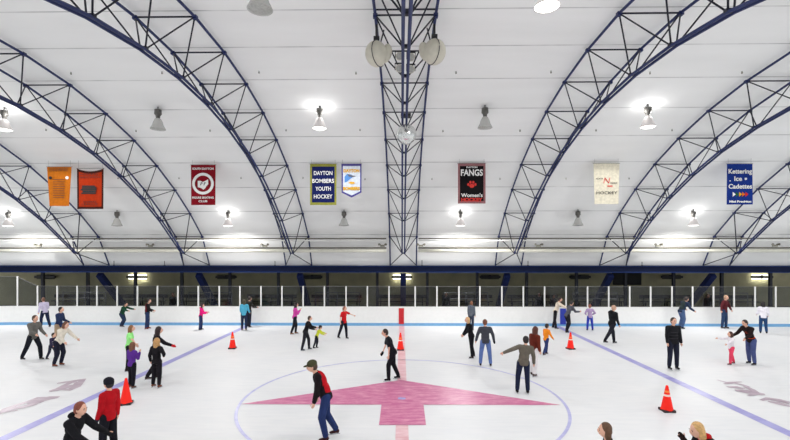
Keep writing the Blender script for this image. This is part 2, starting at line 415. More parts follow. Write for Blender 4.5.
# fluorescent fixtures on the back wall
TUBE = mat('fluorescent_tube_on', (255, 255, 240), .5, vary=0, emit=4); TUBEO = mat('fluorescent_tube_off', (40, 40, 36), .4, vary=0)
FIXM = mat('fixture_dark', (38, 38, 40), .5)
for i, (px, on) in enumerate([(45, 0), (137, 1), (226, 0), (312, 0), (402, 1), (490, 0), (580, 0), (672, 0), (762, 1)]):
    p = atY(px, 277, YW-.25)
    t = thing('strip_light', (p.x, YW-.25, p.z), None, 'light')
    lab = {137: 'lit twin strip light left of centre on the dark back wall', 402: 'lit twin strip light behind the central truss leg', 762: 'lit twin strip light near the right end of the back wall'}.get(px)
    t['label'] = lab or 'unlit dark strip light on back wall, %s' % {45: 'at the far left end', 226: 'between first and second lit ones, left of pair', 312: 'first left of the centre lit one', 490: 'first right of the centre lit one', 580: 'second right of the centre lit one', 672: 'first left of the right lit one'}[px]
    t['group'] = 'strip lights on the back wall'
    MB().box((0, .0, 0), (1.5, .14, .16)).obj('housing', FIXM, t)
    for dz in (-.13, .13): MB().cone((-.66, .06, dz), .03, (.66, .06, dz), .03, 8).obj('tube', TUBE if on else TUBEO, t)
    MB().box((0, .12, 0), (.12, .26, .3)).obj('bracket', FIXM, t)
    if on:
        for dz in (-.19, .19):
            for dx in (-.4, 0, .4):
                la = bpy.data.lights.new('strip', 'POINT'); la.shadow_soft_size = .03; la.energy = 2.2; la.color = (1, 1, .86)
                lo = bpy.data.objects.new('strip_glow', la); C.objects.link(lo); lo.parent = t; lo.location = (dx, .08, dz)
# black panel, benches, rails behind the glass
a = atY(613, 273, YW-.05); b_ = atY(641, 285, YW-.05)
g = MB().box(((a.x+b_.x)/2, YW-.06, (a.z+b_.z)/2), (b_.x-a.x, .1, a.z-b_.z)); g.box(((a.x+b_.x)/2, YW-.02, a.z), (b_.x-a.x+.1, .14, .06))
tag(g.obj('wall_panel', mat('black_board', (14, 14, 16), .6)), 'large black panel fixed to the back wall right of centre', 'panel')
for i in range(11):
    x = -23.5+4.7*i
    t = thing('bench', (x, 31.7, 0), 'dark spectator bench behind the glass, %s from the left' % ['first', 'second', 'third', 'fourth', 'fifth', 'sixth', 'seventh', 'eighth', 'ninth', 'tenth', 'last'][i], 'bench', 'spectator benches')
    MB().box((0, 0, .78), (3.6, .3, .05)).obj('seat', mat('bench_wood', (80, 74, 66), .6, vary=.2), t)
    MB().box((0, .18, 1.12), (3.6, .04, .24)).obj('backrest', mat('bench_wood', (80, 74, 66)), t)
    for s in (-1.5, 0, 1.5): MB().beam((s, .17, 0), (s, .17, 1.2), .05, .05).beam((s, -.1, 0), (s, -.1, .77), .05, .05).obj('leg', BLACKM, t)
for i in range(6):
    x = -20.5+8.2*i
    t = thing('guard_rail', (x, 28.3, 0), 'thin grey tube guard rail behind the glass, %s from the left' % ['first', 'second', 'third', 'fourth', 'fifth', 'last'][i], 'railing', 'guard rails')
    for z in (1.32, 1.7): MB().cone((-1.4, 0, z), .02, (1.4, 0, z), .02, 6).obj('rail', GREYM, t)
    for s in (-1.4, 0, 1.4): MB().cone((s, 0, 0), .022, (s, 0, 1.7), .022, 6).obj('post', GREYM, t)

# ------------------------------------------------------------------ pipes along the eave
CREAM = mat('cream_pipe', (222, 220, 206), .35, vary=.05); DKP = mat('dark_pipe', (92, 88, 76), .5)
for side, xa, xb in (('left', -27.5, -.90), ('right', 1.0, 27.5)):
    o = MB().path([(xa, 26.3, 4.365), (xb, 26.3, 4.365)], .10, 12).obj('heating_pipe', CREAM, smooth=True)
    tag(o, 'thick cream pipe running along the eave, %s half' % side, 'pipe')
    o = MB().path([(xa, 26.27, 4.53), (xb, 26.27, 4.53)], .045, 8).obj('conduit', DKP, smooth=True)
    tag(o, 'thin dark pipe lying on the cream pipe, %s half' % side, 'pipe')
    o = MB().path([(xa, 26.0, 4.96), (xb, 26.0, 4.96)], .04, 8).obj('conduit', WHITEP, smooth=True)
    tag(o, 'thin white pipe above the cream eave pipe, %s half' % side, 'pipe')
    o = MB().path([(xa, 26.02, 5.08), (xb, 26.02, 5.08)], .035, 8).obj('conduit', DKP, smooth=True)
    tag(o, 'topmost thin dark pipe along the eave, %s half' % side, 'pipe')
GADG = mat('lamp_grey', (130, 128, 116), .5)
for i, px in enumerate([39, 150.6, 265, 382.5, 421, 538.5, 658, 775]):
    p = atY(px, 245.5, 26.2)
    t = thing('emergency_light', (p.x, 26.2, 4.575), 'small twin-headed emergency light on the eave pipe, %s from the left' % ['first', 'second', 'third', 'fourth', 'fifth', 'sixth', 'seventh', 'eighth'][i], 'emergency light', 'emergency lights')
    MB().box((0, 0, .08), (.26, .12, .12)).obj('battery_box', GADG, t)
    for s in (-1, 1): MB().cone((s*.14, .02, .16), .04, (s*.2, -.10, .16), .07, 10).ell((s*.14, .02, .16), .045).obj('lamp_head', DKP if s > 0 else GADG, t)
for i, (px, l) in enumerate([(114, .3), (275, .3), (422, .35), (528, .3), (642, .25), (164.5, .3)]):
    p = atY(px, 262, 27.3)
    o = MB().cone((0, 0, 0), .02, (0, 0, l), .02, 6).box((0, 0, .02), (.08, .08, .04)).obj('peg', BLACKM, loc=(p.x, 27.3, 3.445))
    tag(o, 'small dark peg on the navy eave beam, %s' % ['third from the left side', 'left of the truss left of centre', 'just right of the central truss', 'just right of the first right arch', 'near the second right arch', 'under the crimson banner'][i], 'peg')
# ceiling eyelets
for r_, (yy, X0s) in enumerate(((72, [71, 162, 259, 356, 456, 551, 650, 742]), (130, [46, 136, 210, 286, 360, 443, 520, 596, 672]), (178, [118, 179, 241, 303, 365, 432, 500, 566, 629]))):
    for hi, px in enumerate(X0s):
        for Y in [v*.1 for v in range(80, 260)]:
            p = atY(px, yy, Y)
            if p.z > roofz(Y)-.05: break
        o = MB().cone((0, 0, .02), .02, (0, 0, -.05), .015, 6).ell((0, 0, -.06), .03, n=8, m=6).obj('ceiling_hook', GADG, loc=(p.x, p.y, roofz(p.y)+.0))
        tag(o, 'tiny dark hook on the roof, %s, %s from the left' % (['row above the middle lamps', 'row below the middle lamps', 'row level with the banners'][r_], ['first', 'second', 'third', 'fourth', 'fifth', 'sixth', 'seventh', 'eighth', 'ninth'][hi]), 'hook', 'hooks in the %s row' % ['upper', 'middle', 'lower'][r_])

# ------------------------------------------------------------------ high-bay lamps
m, nt, b = newmat('prismatic_glass')
b.inputs['Base Color'].default_value = (.66, .66, .63, 1); b.inputs['Roughness'].default_value = .25; b.inputs['Alpha'].default_value = .8
PRISM = m
HOUS = mat('ballast_housing', (92, 90, 86), .5)
m, nt, b = newmat('prismatic_glass_lit')
b.inputs['Base Color'].default_value = (.5, .47, .46, 1); b.inputs['Roughness'].default_value = .3
b.inputs['Emission Color'].default_value = (1, .93, .90, 1); b.inputs['Emission Strength'].default_value = .12
PRISL = m
LENSON = mat('lamp_lens_lit', (255, 253, 248), .4, vary=0, emit=3); LENSOFF = mat('lamp_lens_off', (170, 170, 165), .3, vary=.2, scale=20)
def lamp(x, y, on, label, seen=True):
    z = roofz(y)
    t = thing('high_bay_lamp', (x, y, z), label, 'lamp', 'hanging high bay lamps')
    MB().cone((0, 0, 0), .02, (0, 0, -.16), .02, 6).obj('hanger', BLACKM, t)
    MB().lathe([(.02, -.10), (.13, -.12), (.14, -.30), (.09, -.36), (.075, -.46), (.10, -.5), (.06, -.52)], n=14).obj('ballast_housing', HOUS, t, True)
    MB().lathe([(.07, -.46), (.12, -.50), (.17, -.60), (.21, -.74), (.27, -.86), (.29, -.90), (.28, -.90), (.2, -.74), (.16, -.6), (.10, -.52)], n=24).obj('reflector', PRISL if on else PRISM, t, True)
    MB().lathe([(.275, -.885), (.2, -.92), (.001, -.94)], n=24).obj('lens', LENSON if on else LENSOFF, t, True)
    if on:
        la = bpy.data.lights.new('lamp_light', 'SPOT'); la.energy = LAMP_W; la.shadow_soft_size = .28; la.spot_size = R(168); la.spot_blend = .22; la.color = (1, .985, .97)
        lo = bpy.data.objects.new('lamp_light', la); C.objects.link(lo); lo.parent = t; lo.location = (0, 0, -.98)
        if seen:
            for dx, dy in ((-.27, -.05), (.27, -.05)):
                la = bpy.data.lights.new('lamp_uplight', 'POINT'); la.energy = UP_W; la.shadow_soft_size = .05; la.color = (1, 1, .99)
                lo = bpy.data.objects.new('lamp_uplight', la); C.objects.link(lo); lo.parent = t; lo.location = (dx, dy, -.33)
for px, Y, on, lab in [
    (260, 10.0, 0, 'unlit grey bell lamp cut by the top edge, left of centre'), (547, 10.0, 1, 'lit bell lamp cut by the top edge, right of centre'),
    (4, 17.6, 1, 'lit bell lamp at the left picture edge, upper one of two'), (158, 17.6, 0, 'unlit grey bell lamp above the crimson and orange banners'),
    (319.5, 17.6, 1, 'lit bell lamp above the navy banner with white lettering'), (485, 17.6, 0, 'unlit grey bell lamp above the black banner'),
    (648, 17.6, 1, 'lit bell lamp above the cream banner'),
    (8, 24.9, 1, 'lit bell lamp at the left picture edge, lower one of two'), (117, 24.9, 0, 'unlit bell lamp low in the roof, right of the orange banners'),
    (228, 24.9, 1, 'lit bell lamp low in the roof, right of the crimson banner'), (344, 24.9, 0, 'unlit bell lamp below the small pointed pennant'),
    (460.5, 24.9, 1, 'lit bell lamp just below the black banner'), (578, 24.9, 0, 'unlit bell lamp below and left of the cream banner'),
    (693.5, 24.9, 1, 'lit bell lamp low in the roof, left of the blue banner')]:
    lamp(atY(px, 200, Y).x, Y, on, lab)
for x, Y, on in [(-9.75, 10, 1), (9.75, 10, 0), (16.25, 10, 1), (-16.25, 10, 0), (-22.75, 10, 1), (22.75, 10, 1), (16.25, 17.6, 0), (22.75, 17.6, 1), (-22.75, 17.6, 0), (22.75, 24.9, 0),
                 (-16.25, 2.5, 1), (-3.25, 2.5, 1), (9.75, 2.5, 1), (22.75, 2.5, 1)]:
    lamp(x, Y, on, 'high bay lamp hanging from the roof outside the picture', False)

# ------------------------------------------------------------------ banners
def font_mesh(txt, size, m, name, parent, loc, w=None, bold=.0, shear=0):
    cu = bpy.data.curves.new(name, 'FONT'); cu.body = txt; cu.size = size; cu.align_x = 'CENTER'; cu.align_y = 'CENTER'
    cu.extrude = .002; cu.offset = bold; cu.shear = shear; cu.resolution_u = 3
    tmp = bpy.data.objects.new('tmp', cu); C.objects.link(tmp); bpy.context.view_layer.update()
    me = bpy.data.meshes.new_from_object(tmp.evaluated_get(bpy.context.evaluated_depsgraph_get()))
    bpy.data.objects.remove(tmp)
    me.materials.clear(); me.materials.append(m)
    xs_ = [v.co.x for v in me.vertices]; wd = max(xs_)-min(xs_); cx = (max(xs_)+min(xs_))/2
    k = w/wd if w else 1
    for v in me.vertices: v.co.x = (v.co.x-cx)*k
    o = bpy.data.objects.new(name, me); C.objects.link(o); o.parent = parent; o.location = loc; o.rotation_euler = (pi/2, 0, 0)
    return o
BY = 21.35
def banner(x0, x1, y0, y1, m, label, border=None, taper=0, sag=0, point=0, group='hanging banners', bm=None):
    a, b2 = atY(x0, y0, BY), atY(x1, y1, BY); w, h = b2.x-a.x, a.z-b2.z
    t = thing('hanging_banner', ((a.x+b2.x)/2, BY, a.z), label, 'banner', group)
    g = MB(); N, Mv = 14, 16; vs = []
    for side in (0, 1):
        for j in range(Mv+1):
            for i in range(N+1):
                u, v = i/N, j/Mv; ww = w*(1-taper*v)
                x = (u-.5)*ww; z = -v*h-sag*(1-(2*u-1)**2)*(1-v)
                if point: z = -v*(h-point*abs(2*u-1))
                vs.append((x, .015*sin(u*9+v*2)*(.3+v)+side*.006, z))
    k = (N+1)*(Mv+1); fs = []
    for j in range(Mv):
        for i in range(N):
            q = j*(N+1)+i; fs.append((q, q+N+1, q+N+2, q+1)); fs.append((k+q, k+q+1, k+q+N+2, k+q+N+1))
    mi = []
    g.add(vs, fs)
    g.m = []
    for j in range(Mv):
        for i in range(N):
            e = 1 if border and (i == 0 or i == N-1 or j == 0 or j == Mv-1) else 0
            g.m += [e, e]
    g.obj('cloth', [m, bm or m], t)
    rod = MB().cone((-w/2-.03, .01, .01), .014, (w/2+.03, .01, .01), .014, 6).obj('hanging_rod', GREYM, t)
    zt = max(.03, roofz(BY)-a.z)
    g = MB()
    for s in (-1, 1): g.cone((s*w*.45, .01, .01), .005, (s*w*.45, .01, zt), .005, 4)
    g.obj('hanging_cord', GREYM, t)
    return t, w, h
TXW = mat('lettering_white', (235, 235, 232), .7, vary=0); TXK = mat('lettering_black', (30, 26, 26), .7, vary=0)
TXR = mat('lettering_red', (206, 44, 36), .7, vary=0); GOLD = mat('lettering_gold', (222, 168, 30), .7, vary=.05)
YF = -.035
t, w, h = banner(47, 71.5, 167, 206, cloth((186, 104, 24)), 'faded yellow-orange banner narrowing downwards, leftmost of the banners', taper=.18, group='orange banners')
BRN = mat('lettering_brown', (120, 66, 24), .7, vary=0)
for i, z in enumerate((.10, .18)): font_mesh(['STATE TOURNAMENT', 'CHAMPIONS'][i], .13, BRN, 'lettering', t, (0, YF, -z), w*.75)
for s, mm in ((-1, TXK), (1, TXW)): MB().cone((s*w*.34, YF+.01, -h*.28), .075, (s*w*.34, YF-.01, -h*.28), .075, 16).obj('round_badge', mm, t)
for k in range(9): MB().box((0, YF, -.62-k*.11), (w*(.5-.02*(k % 3)), .004, .035)).obj('lettering_line', BRN, t)
t, w, h = banner(77, 103.5, 168.5, 209, cloth((166, 48, 14)), 'red-orange banner with black edges and sagging top, second from left', border=1, sag=.14, group='orange banners', bm=cloth((60, 26, 20)))
DKO = mat('lettering_dark', (64, 24, 14), .7, vary=0)
for i, (tx, z, ww) in enumerate((('HOCKEY', .30, .7), ('ASSOCIATION', .44, .75), ('CHAMPIONS', h-.34, .5), ('LEAGUE', h-.22, .6))): font_mesh(tx, .13, DKO, 'lettering', t, (0, YF, -z), w*ww)
for k in range(5): MB().box((-.06+.03*(k % 2), YF, -h*.44-k*.085), (w*(.5+.05*(k % 3)), .004, .07)).obj('printed_block', TXK, t)
t, w, h = banner(191, 215.5, 165, 205, cloth((134, 18, 32)), 'crimson banner with a white ring emblem', group='club banners')
font_mesh('SOUTH DAYTON', .14, TXW, 'lettering', t, (0, YF, -h*.1), w*.86, .004)
font_mesh('FIGURE SKATING', .13, TXW, 'lettering', t, (0, YF, -h*.82), w*.88, .004); font_mesh('CLUB', .13, TXW, 'lettering', t, (0, YF, -h*.91), w*.36, .004)
g = MB(); r1, r0 = w*.44, w*.33
for k in range(32):
    t0, t1 = 2*pi*k/32, 2*pi*(k+1)/32
    g.add([(r*cos(q), YF, -h*.47+r*sin(q)) for r, q in ((r0, t0), (r1, t0), (r1, t1), (r0, t1))], [(0, 1, 2, 3)])
g.obj('emblem_ring', TXW, t)
pl = [(-.24, .13), (-.1, .13), (-.02, .08), (.1, .12), (.24, .2), (.25, -.02), (.16, -.12), (.1, -.22), (.02, -.28), (-.08, -.2), (-.24, -.16)]
MB().prism([(u*1.05, v*1.05-h*.47) for u, v in pl], lambda u, v, d: Vector((u, YF-d, v)), .004).obj('emblem_shape', TXW, t)
for s in (-.07, .09): MB().path([(s-.04, YF-.01, -h*.47-.08), (s, YF-.01, -h*.47+.06), (s+.06, YF-.01, -h*.47+.02)], .018, 5).obj('emblem_stroke', TXK, t)
t, w, h = banner(310, 336.5, 164, 205, cloth((22, 30, 84)), 'navy banner with olive border and four lines of white lettering', border=1, bm=cloth((142, 142, 62)), group='club banners')
for i, tx in enumerate(('DAYTON', 'BOMBERS', 'YOUTH', 'HOCKEY')): font_mesh(tx, .27, TXW, 'lettering', t, (0, YF, -h*(.23+.19*i)), w*(.7, .82, .58, .7)[i], .004)
t, w, h = banner(341.5, 361.5, 164, 197.5, cloth((214, 222, 232)), 'small pointed white pennant with purple edge and gold lettering', border=1, point=.24, bm=cloth((78, 72, 140)), group='club banners')
font_mesh('DAYTON', .2, GOLD, 'lettering', t, (0, YF, -h*.21), w*.8, .012); font_mesh('BOMBERS', .2, GOLD, 'lettering', t, (0, YF, -h*.74), w*.84, .012)
MB().prism([(-.33, -.62), (-.2, -.48), (.0, -.52), (.1, -.62), (-.05, -.72), (-.2, -.86), (-.33, -.9)], lambda u, v, d: Vector((u, YF-d, v)), .003).obj('printed_sky', mat('pennant_blue', (84, 140, 206), .8), t)
MB().prism([(-.2, -.50), (.05, -.56), (.26, -.60), (.06, -.64), (-.12, -.62)], lambda u, v, d: Vector((u, YF-d-.004, v)), .003).obj('printed_plane', mat('pennant_grey', (90, 92, 104), .8), t)
MB().prism([(-.16, -.92), (-.05, -.86), (.14, -.88), (.16, -.96), (0, -.98)], lambda u, v, d: Vector((u, YF-d-.004, v)), .003).obj('printed_flame', GOLD, t)
t, w, h = banner(458, 485.5, 163.5, 203.5, cloth((22, 20, 22)), 'black banner with FANGS lettering and a red paw print', border=1, bm=cloth((150, 104, 106)), group='club banners')
font_mesh('DAYTON', .1, TXW, 'lettering', t, (0, YF, -h*.1), w*.4, .004); font_mesh('FANGS', .42, TXW, 'lettering', t, (0, YF, -h*.24), w*.8, .012)
g = MB(); g.ell((0, YF, -h*.56), (.12, .01, .10), n=14)
for u, v in ((-.17, .06), (-.07, .17), (.07, .17), (.17, .06)): g.ell((u, YF, -h*.56+v), (.055, .01, .07), n=10)
g.obj('paw_print', TXR, t)
font_mesh("Women's", .24, TXW, 'lettering', t, (0, YF, -h*.80), w*.78, .006); font_mesh('HOCKEY', .22, TXR, 'lettering', t, (0, YF, -h*.91), w*.78, .014)
t, w, h = banner(593.5, 619.5, 163.5, 204, cloth((212, 206, 186)), 'cream banner with a slanting red letter N', group='club banners', taper=.1)
font_mesh('N', .42, TXR, 'lettering', t, (.0, YF, -h*.43), w*.26, -.004, .2); font_mesh('NORTH', .11, TXK, 'lettering', t, (-w*.28, YF, -h*.38), w*.26)
font_mesh('MONT', .11, TXK, 'lettering', t, (w*.27, YF, -h*.49), w*.24); MB().box((w*.12, YF, -h*.56), (w*.2, .004, .05)).obj('lettering_underline', TXR, t)
font_mesh('HOCKEY', .2, TXK, 'lettering', t, (0, YF, -h*.73), w*.8)
t, w, h = banner(727, 752.5, 164, 204.5, cloth((24, 52, 134)), 'blue banner with white lettering, rightmost of the banners', group='club banners')
for tx, z, ww, x in (('Kettering', .19, .92, 0), ('Ice', .37, .3, -.1), ('Cadettes', .56, .92, 0), ('Mini Precision', .93, .86, 0)): font_mesh(tx, .3 if z < .9 else .13, TXW, 'lettering', t, (x, YF, -h*z), w*ww, .008)
for k, col in enumerate(((235, 235, 235), (40, 96, 52), (222, 168, 30), (222, 110, 30), (200, 44, 30))):
    MB().prism([(-.36+k*.15, -h*.69), (-.36+k*.15, -h*.81), (-.22+k*.15, -h*.75)], lambda u, v, d: Vector((u, YF-d, v)), .004).obj('pennant_mark', cloth(col), t)
MB().ell((.26, YF, -h*.37), (.06, .01, .06), n=10, m=6).obj('star_mark', TXW, t); MB().ell((-w*.4, YF, -h*.42), (.03, .01, .03), n=8, m=6).obj('star_mark', TXW, t)

# ------------------------------------------------------------------ mirror ball, loudspeakers, spotlights on the central truss
m, nt, b = newmat('mirror_facets')
tc = nt.nodes.new('ShaderNodeTexCoord'); br = nt.nodes.new('ShaderNodeTexBrick'); br.offset = 0
br.inputs['Scale'].default_value = 26; br.inputs['Color1'].default_value = (.9, .92, .9, 1); br.inputs['Color2'].default_value = (.66, .68, .66, 1); br.inputs['Mortar'].default_value = (.4, .4, .4, 1)
br.inputs['Brick Width'].default_value = .5; br.inputs['Row Height'].default_value = .5; br.inputs['Mortar Size'].default_value = .03
uvn = nt.nodes.new('ShaderNodeTexCoord'); nt.links.new(uvn.outputs['Generated'], br.inputs['Vector']); nt.links.new(br.outputs['Color'], b.inputs['Base Color'])
b.inputs['Metallic'].default_value = .85; b.inputs['Roughness'].default_value = .22
p = atY(406.3, 134.5, 16.0)
b.inputs['Roughness'].default_value = .12
t = thing('mirror_ball', tuple(p), 'silver mirror ball hanging below the central truss', 'mirror ball')
MB().ell((0, 0, 0), .365, n=36, m=24).obj('ball', m, t)
MB().box((-.02, 0, .68), (.36, .3, .10)).obj('motor_box', BLACKM, t); MB().cone((0, 0, .35), .015, (0, 0, .64), .015, 6).obj('rod', BLACKM, t)
CRM = mat('speaker_cream', (206, 202, 186), .5, vary=.06); CRD = mat('speaker_seam', (60, 60, 64), .6)
for s, px, py in ((-1, 376.5, 54), (1, 434.5, 52)):
    p = atY(px, py, 12.2)
    t = thing('loudspeaker', tuple(p), 'round cream loudspeaker hanging %s of the central truss' % ('left' if s < 0 else 'right'), 'loudspeaker', 'round loudspeakers')
    rot = Matrix.Rotation(s*R(28), 3, 'Z')
    MB().ell((0, 0, 0), (.30, .34, .345), rot, 24, 16).obj('shell', CRM, t, True)
    g = MB()
    ringp = [rot @ Vector((-s*.06, .345*cos(2*pi*k/24), .345*sin(2*pi*k/24))) for k in range(25)]
    g.path(ringp, .012, 6); g.obj('seam_band', CRD, t)
    MB().ell((-s*.27, .10, .06), (.15, .2, .26), Matrix.Rotation(-s*R(15), 3, 'Y'), 16, 10).obj('rear_horn', CRM, t, True)
    g = MB().path([(-s*.02, 0, .36), (-s*.0, .05, .56), (-s*.0, .1, 1.02)], .035, 8); g.box((0, .02, .42), (.16, .12, .12)); g.path([(-s*.12, .04, .36), (-s*.2, .08, .7)], .02, 6)
    g.obj('hanger', BLACKM, t)
for i, (px, py, l) in enumerate(((399.5, 56, 'upper left'), (411, 57, 'upper right'), (399.3, 68, 'lower left'), (410.8, 69, 'lower right'))):
    p = atY(px, py, 12.5)
    t = thing('spotlight', tuple(p), 'small pale spotlight on the central truss between loudspeakers, %s of four' % l, 'spotlight', 'spotlights on the central truss')
    MB().cone((0, .1, .04), .07, (0, -.12, -.06), .11, 14).obj('can', CRM, t, True); MB().cone((0, -.12, -.06), .09, (0, -.14, -.068), .09, 14).obj('lens', LENSOFF, t)
    MB().box((0, .02, .14), (.24, .03, .03)).box((.12, .02, .05), (.02, .03, .2)).box((-.12, .02, .05), (.02, .03, .2)).obj('yoke', BLACKM, t)

# ------------------------------------------------------------------ traffic cones
m, nt, b = newmat('cone_orange')
b.inputs['Base Color'].default_value = (.95, .018, .008, 1); b.inputs['Roughness'].default_value = .6; b.inputs['Specular IOR Level'].default_value = .25
CONE = m; CB = mat('cone_base_black', (48, 34, 34), .7); REF = mat('cone_band_white', (246, 214, 206), .4, vary=0); REF2 = mat('cone_band_amber', (255, 132, 60), .4, vary=0)
for px, py, H, lab, rz in ((126, 404, .71, 'orange cone behind the person in the red jacket', .3), (232.5, 348.5, .72, 'orange cone on the ice near the left blue line, far side', .1), (400.5, 350, .74, 'orange cone on the faded red centre line', 0),
                   (570.5, 349, .72, 'orange cone on the far right ice beside the blue line', .2), (667, 411, .67, 'large orange cone with two pale bands, front right', .0)):
    p = gnd(px, py)
    t = thing('traffic_cone', tuple(p), lab, 'traffic cone', 'orange traffic cones', rz)
    MB().box((0, 0, .025), (.28, .28, .05)).box((.10, .10, .03), (.1, .1, .06)).box((-.10, -.10, .03), (.1, .1, .06)).box((.10, -.10, .03), (.1, .1, .06)).box((-.10, .10, .03), (.1, .1, .06)).obj('base', CB, t)
    MB().lathe([(.16, .05), (.145, .07), (.03, H), (.024, H+.01), (.001, H+.01)], n=24).obj('cone_body', CONE, t, True)
    if H != .71:
        for z, mm in ((.40, REF), (.50, REF2)):
            r = lambda q: .145-(q-.07)*(.115/(H-.07))+.003
            MB().lathe([(r(z), z), (r(z+.05), z+.05)], n=24).obj('band', mm, t, True)

# ------------------------------------------------------------------ skaters
SKINC = {'l': (222, 172, 148), 'm': (190, 138, 112), 'd': (120, 82, 64)}
def remesh(mb, vox, name, mats, parent, smooth_it=2):
    me = mb.mesh('tmp'); tmp = bpy.data.objects.new('tmp', me); C.objects.link(tmp)
    md = tmp.modifiers.new('r', 'REMESH'); md.mode = 'VOXEL'; md.voxel_size = vox; md.use_smooth_shade = True
    sm = tmp.modifiers.new('s', 'SMOOTH'); sm.factor = .5; sm.iterations = smooth_it
    bpy.context.view_layer.update()
    out = bpy.data.meshes.new_from_object(tmp.evaluated_get(bpy.context.evaluated_depsgraph_get()))
    bpy.data.objects.remove(tmp); bpy.data.meshes.remove(me)
    return out
def finish(out, extra, name, mats, parent):
    vs = [tuple(v.co) for v in out.vertices]; fs = [tuple(p.vertices) for p in out.polygons]
    bpy.data.meshes.remove(out)
    g = MB(); g.add(vs, fs, 0)
    if extra: g.add(extra.v, extra.f, 0); g.m[len(fs):] = extra.m
    return g.obj(name, mats, parent, True)
def person(px, py, H, head, label, top=((40, 40, 44), 'jacket'), bot=((34, 34, 42), 'trousers'), hair=('short', (60, 40, 28)), skin='l',
           lean=8, side=0, legs=((12, -6, 4), (-8, -22, 4)), arms=((15, 12, 25), (-10, 12, 25)), sleeve=1.0, child=0, hat=None, boots=(40, 34, 32),
           shorts=0, group='skaters', feet=0, look=0, nod=0, glove=None, extra=None, hood=0, ground=None, wide=1.0, vest=None, name='person', dy=0):
    base = ground if ground is not None else gnd(px, py)
    t = thing(name, (base.x, base.y, base.z), label, 'person', group, R(head))
    dist = base.y; vox = max(.0085, min(.016, dist*.0012))*(H/1.7 if H < 1.4 else 1)
    hs = 1.0+.22*child; lf = 1-.06*child
    def D(pitch, out, s): return Vector((sin(R(pitch))*cos(R(out)), s*sin(R(out)), -cos(R(pitch))*cos(R(out))))
    th, sh = .243*lf, .235*lf
    hips, knees, ank = {}, {}, {}
    for i, s in ((0, 1), (1, -1)):
        a, b2, ab = legs[i]
        hips[s] = Vector((0, s*.050*wide, 0)); knees[s] = hips[s]+D(a, ab, s)*th; ank[s] = knees[s]+D(b2, ab*.6, s)*sh
    low = min(ank[1].z, ank[-1].z); off = Vector((-(ank[1].x+ank[-1].x)/2 if not feet else 0, -(ank[1].y+ank[-1].y)/2, -low+.066))
    for q in (hips, knees, ank):
        for s in q: q[s] = (q[s]+off)*H
    P = off*H
    up = Vector((sin(R(lean))*cos(R(side)), sin(R(side)), cos(R(lean))*cos(R(side)))).normalized()
    lat = Vector((0, 1, 0)); lat = (lat-up*lat.dot(up)).normalized(); fwd = lat.cross(up)
    fr = Matrix((fwd, lat, up)).transposed()
    T = lambda f, l, u: P+(fwd*f+lat*l+up*u)*H
    lt = 1-.03*child
    sho = {s: T(0, s*.098*wide, .275*lt) for s in (1, -1)}
    neck0, neck1 = T(0, 0, .30*lt), T(.012, 0, .345*lt)
    hup = (up+Vector((0, 0, 1.2))).normalized(); hdir = Matrix.Rotation(R(look), 3, 'Z') @ Vector((1, 0, 0))
    hdir = (hdir*cos(R(nod))-Vector((0, 0, 1))*sin(R(nod))); hdir = (hdir-hup*hdir.dot(hup)).normalized() if nod == 0 else hdir.normalized()
    hup = (Vector((0, 0, 1))+up*.5); hup = (hup-hdir*hup.dot(hdir)).normalized()
    hm = Matrix((hdir, hup.cross(hdir), hup)).transposed()
    hc = neck1+hup*.058*H*hs+hdir*.012*H
    elb, wri, hdn = {}, {}, {}
    for i, s in ((0, 1), (1, -1)):
        a = arms[i]; p0, ab, eb = a[:3]; ab2 = a[3] if len(a) > 3 else ab*.5
        elb[s] = sho[s]+D(p0, ab, s)*.158*H; d = D(p0+eb, ab2, s); wri[s] = elb[s]+d*.136*H; hdn[s] = d
    def bodyprims(k, torso=True, armk=1.0, legk=True, sl=1.0, o=0.0):
        g = MB()
        if torso:
            g.ell(T(0, 0, .22*lt), ((.060+o)*H, (.088*wide+o)*H, (.10+o)*H), fr, 16, 10)
            g.ell(T(.004, 0, .10*lt), ((.056+o)*H, (.074*wide+o)*H, (.12+o)*H), fr, 16, 10)
            if o > 0: g.ell(T(-.002, 0, .0), ((.068+o)*H, (.088*wide+o)*H, .10*H), fr, 20, 14, fn=lambda p: Vector((p.x, p.y, max(-.045*H, p.z))))
            else: g.ell(T(-.002, 0, .0), ((.060+o)*H, (.080*wide+o)*H, (.07+o)*H), fr, 16, 10)
            g.cap(sho[1]-(sho[1]-sho[-1])*.08, (.036+o)*H, sho[-1]+(sho[1]-sho[-1])*.08, (.036+o)*H)
            g.cap(T(0, 0, .28*lt), .045*H, neck0, .034*H)
        if armk:
            for s in (1, -1):
                g.cap(sho[s], (.031*armk+o)*H, elb[s], (.024*armk+o)*H)
                if sl >= .9: g.cap(elb[s], (.024*armk+o)*H, wri[s], (.018*armk+o)*H)
                elif sl < .5: pass
        return g
    # body: neck, torso, arms, legs and hands in one surface, head with features joined to it
    g = bodyprims(1, o=-.006, sl=1)
    for s in (1, -1):
        g.cap(hips[s], .050*H, knees[s], .034*H); g.cap(knees[s], .034*H, ank[s], .022*H)
        g.ell(wri[s]+hdn[s]*.026*H, (.020*H, .022*H, .026*H), None, 10, 8)
    g.cap(neck0-Vector((0, 0, .02*H)), .031*H, neck1+hup*.02*H, .029*H)
    out = remesh(g, vox, 'b', None, None)
    ex = MB()
    def hf(v):
        x, y, z = v.x, v.y, v.z
        if z < 0: y *= 1-.28*min(1, -z/.07)**1.5; x *= 1-.12*min(1, -z/.07)
        if z < -.02 and x > 0: x += .006
        if x < 0 and z < -.02: x *= .82
        if x > .04 and abs(y) < .018 and -.026 < z < .012: x += .013*(1-abs(y)/.018)
        if x > .035 and .012 <= z < .03 and .01 < abs(y) < .03: x -= .004
        return Vector((x, y, z))*H*hs
    ex.ell(hc, (.056, .046, .068), hm, 28, 22, fn=hf)
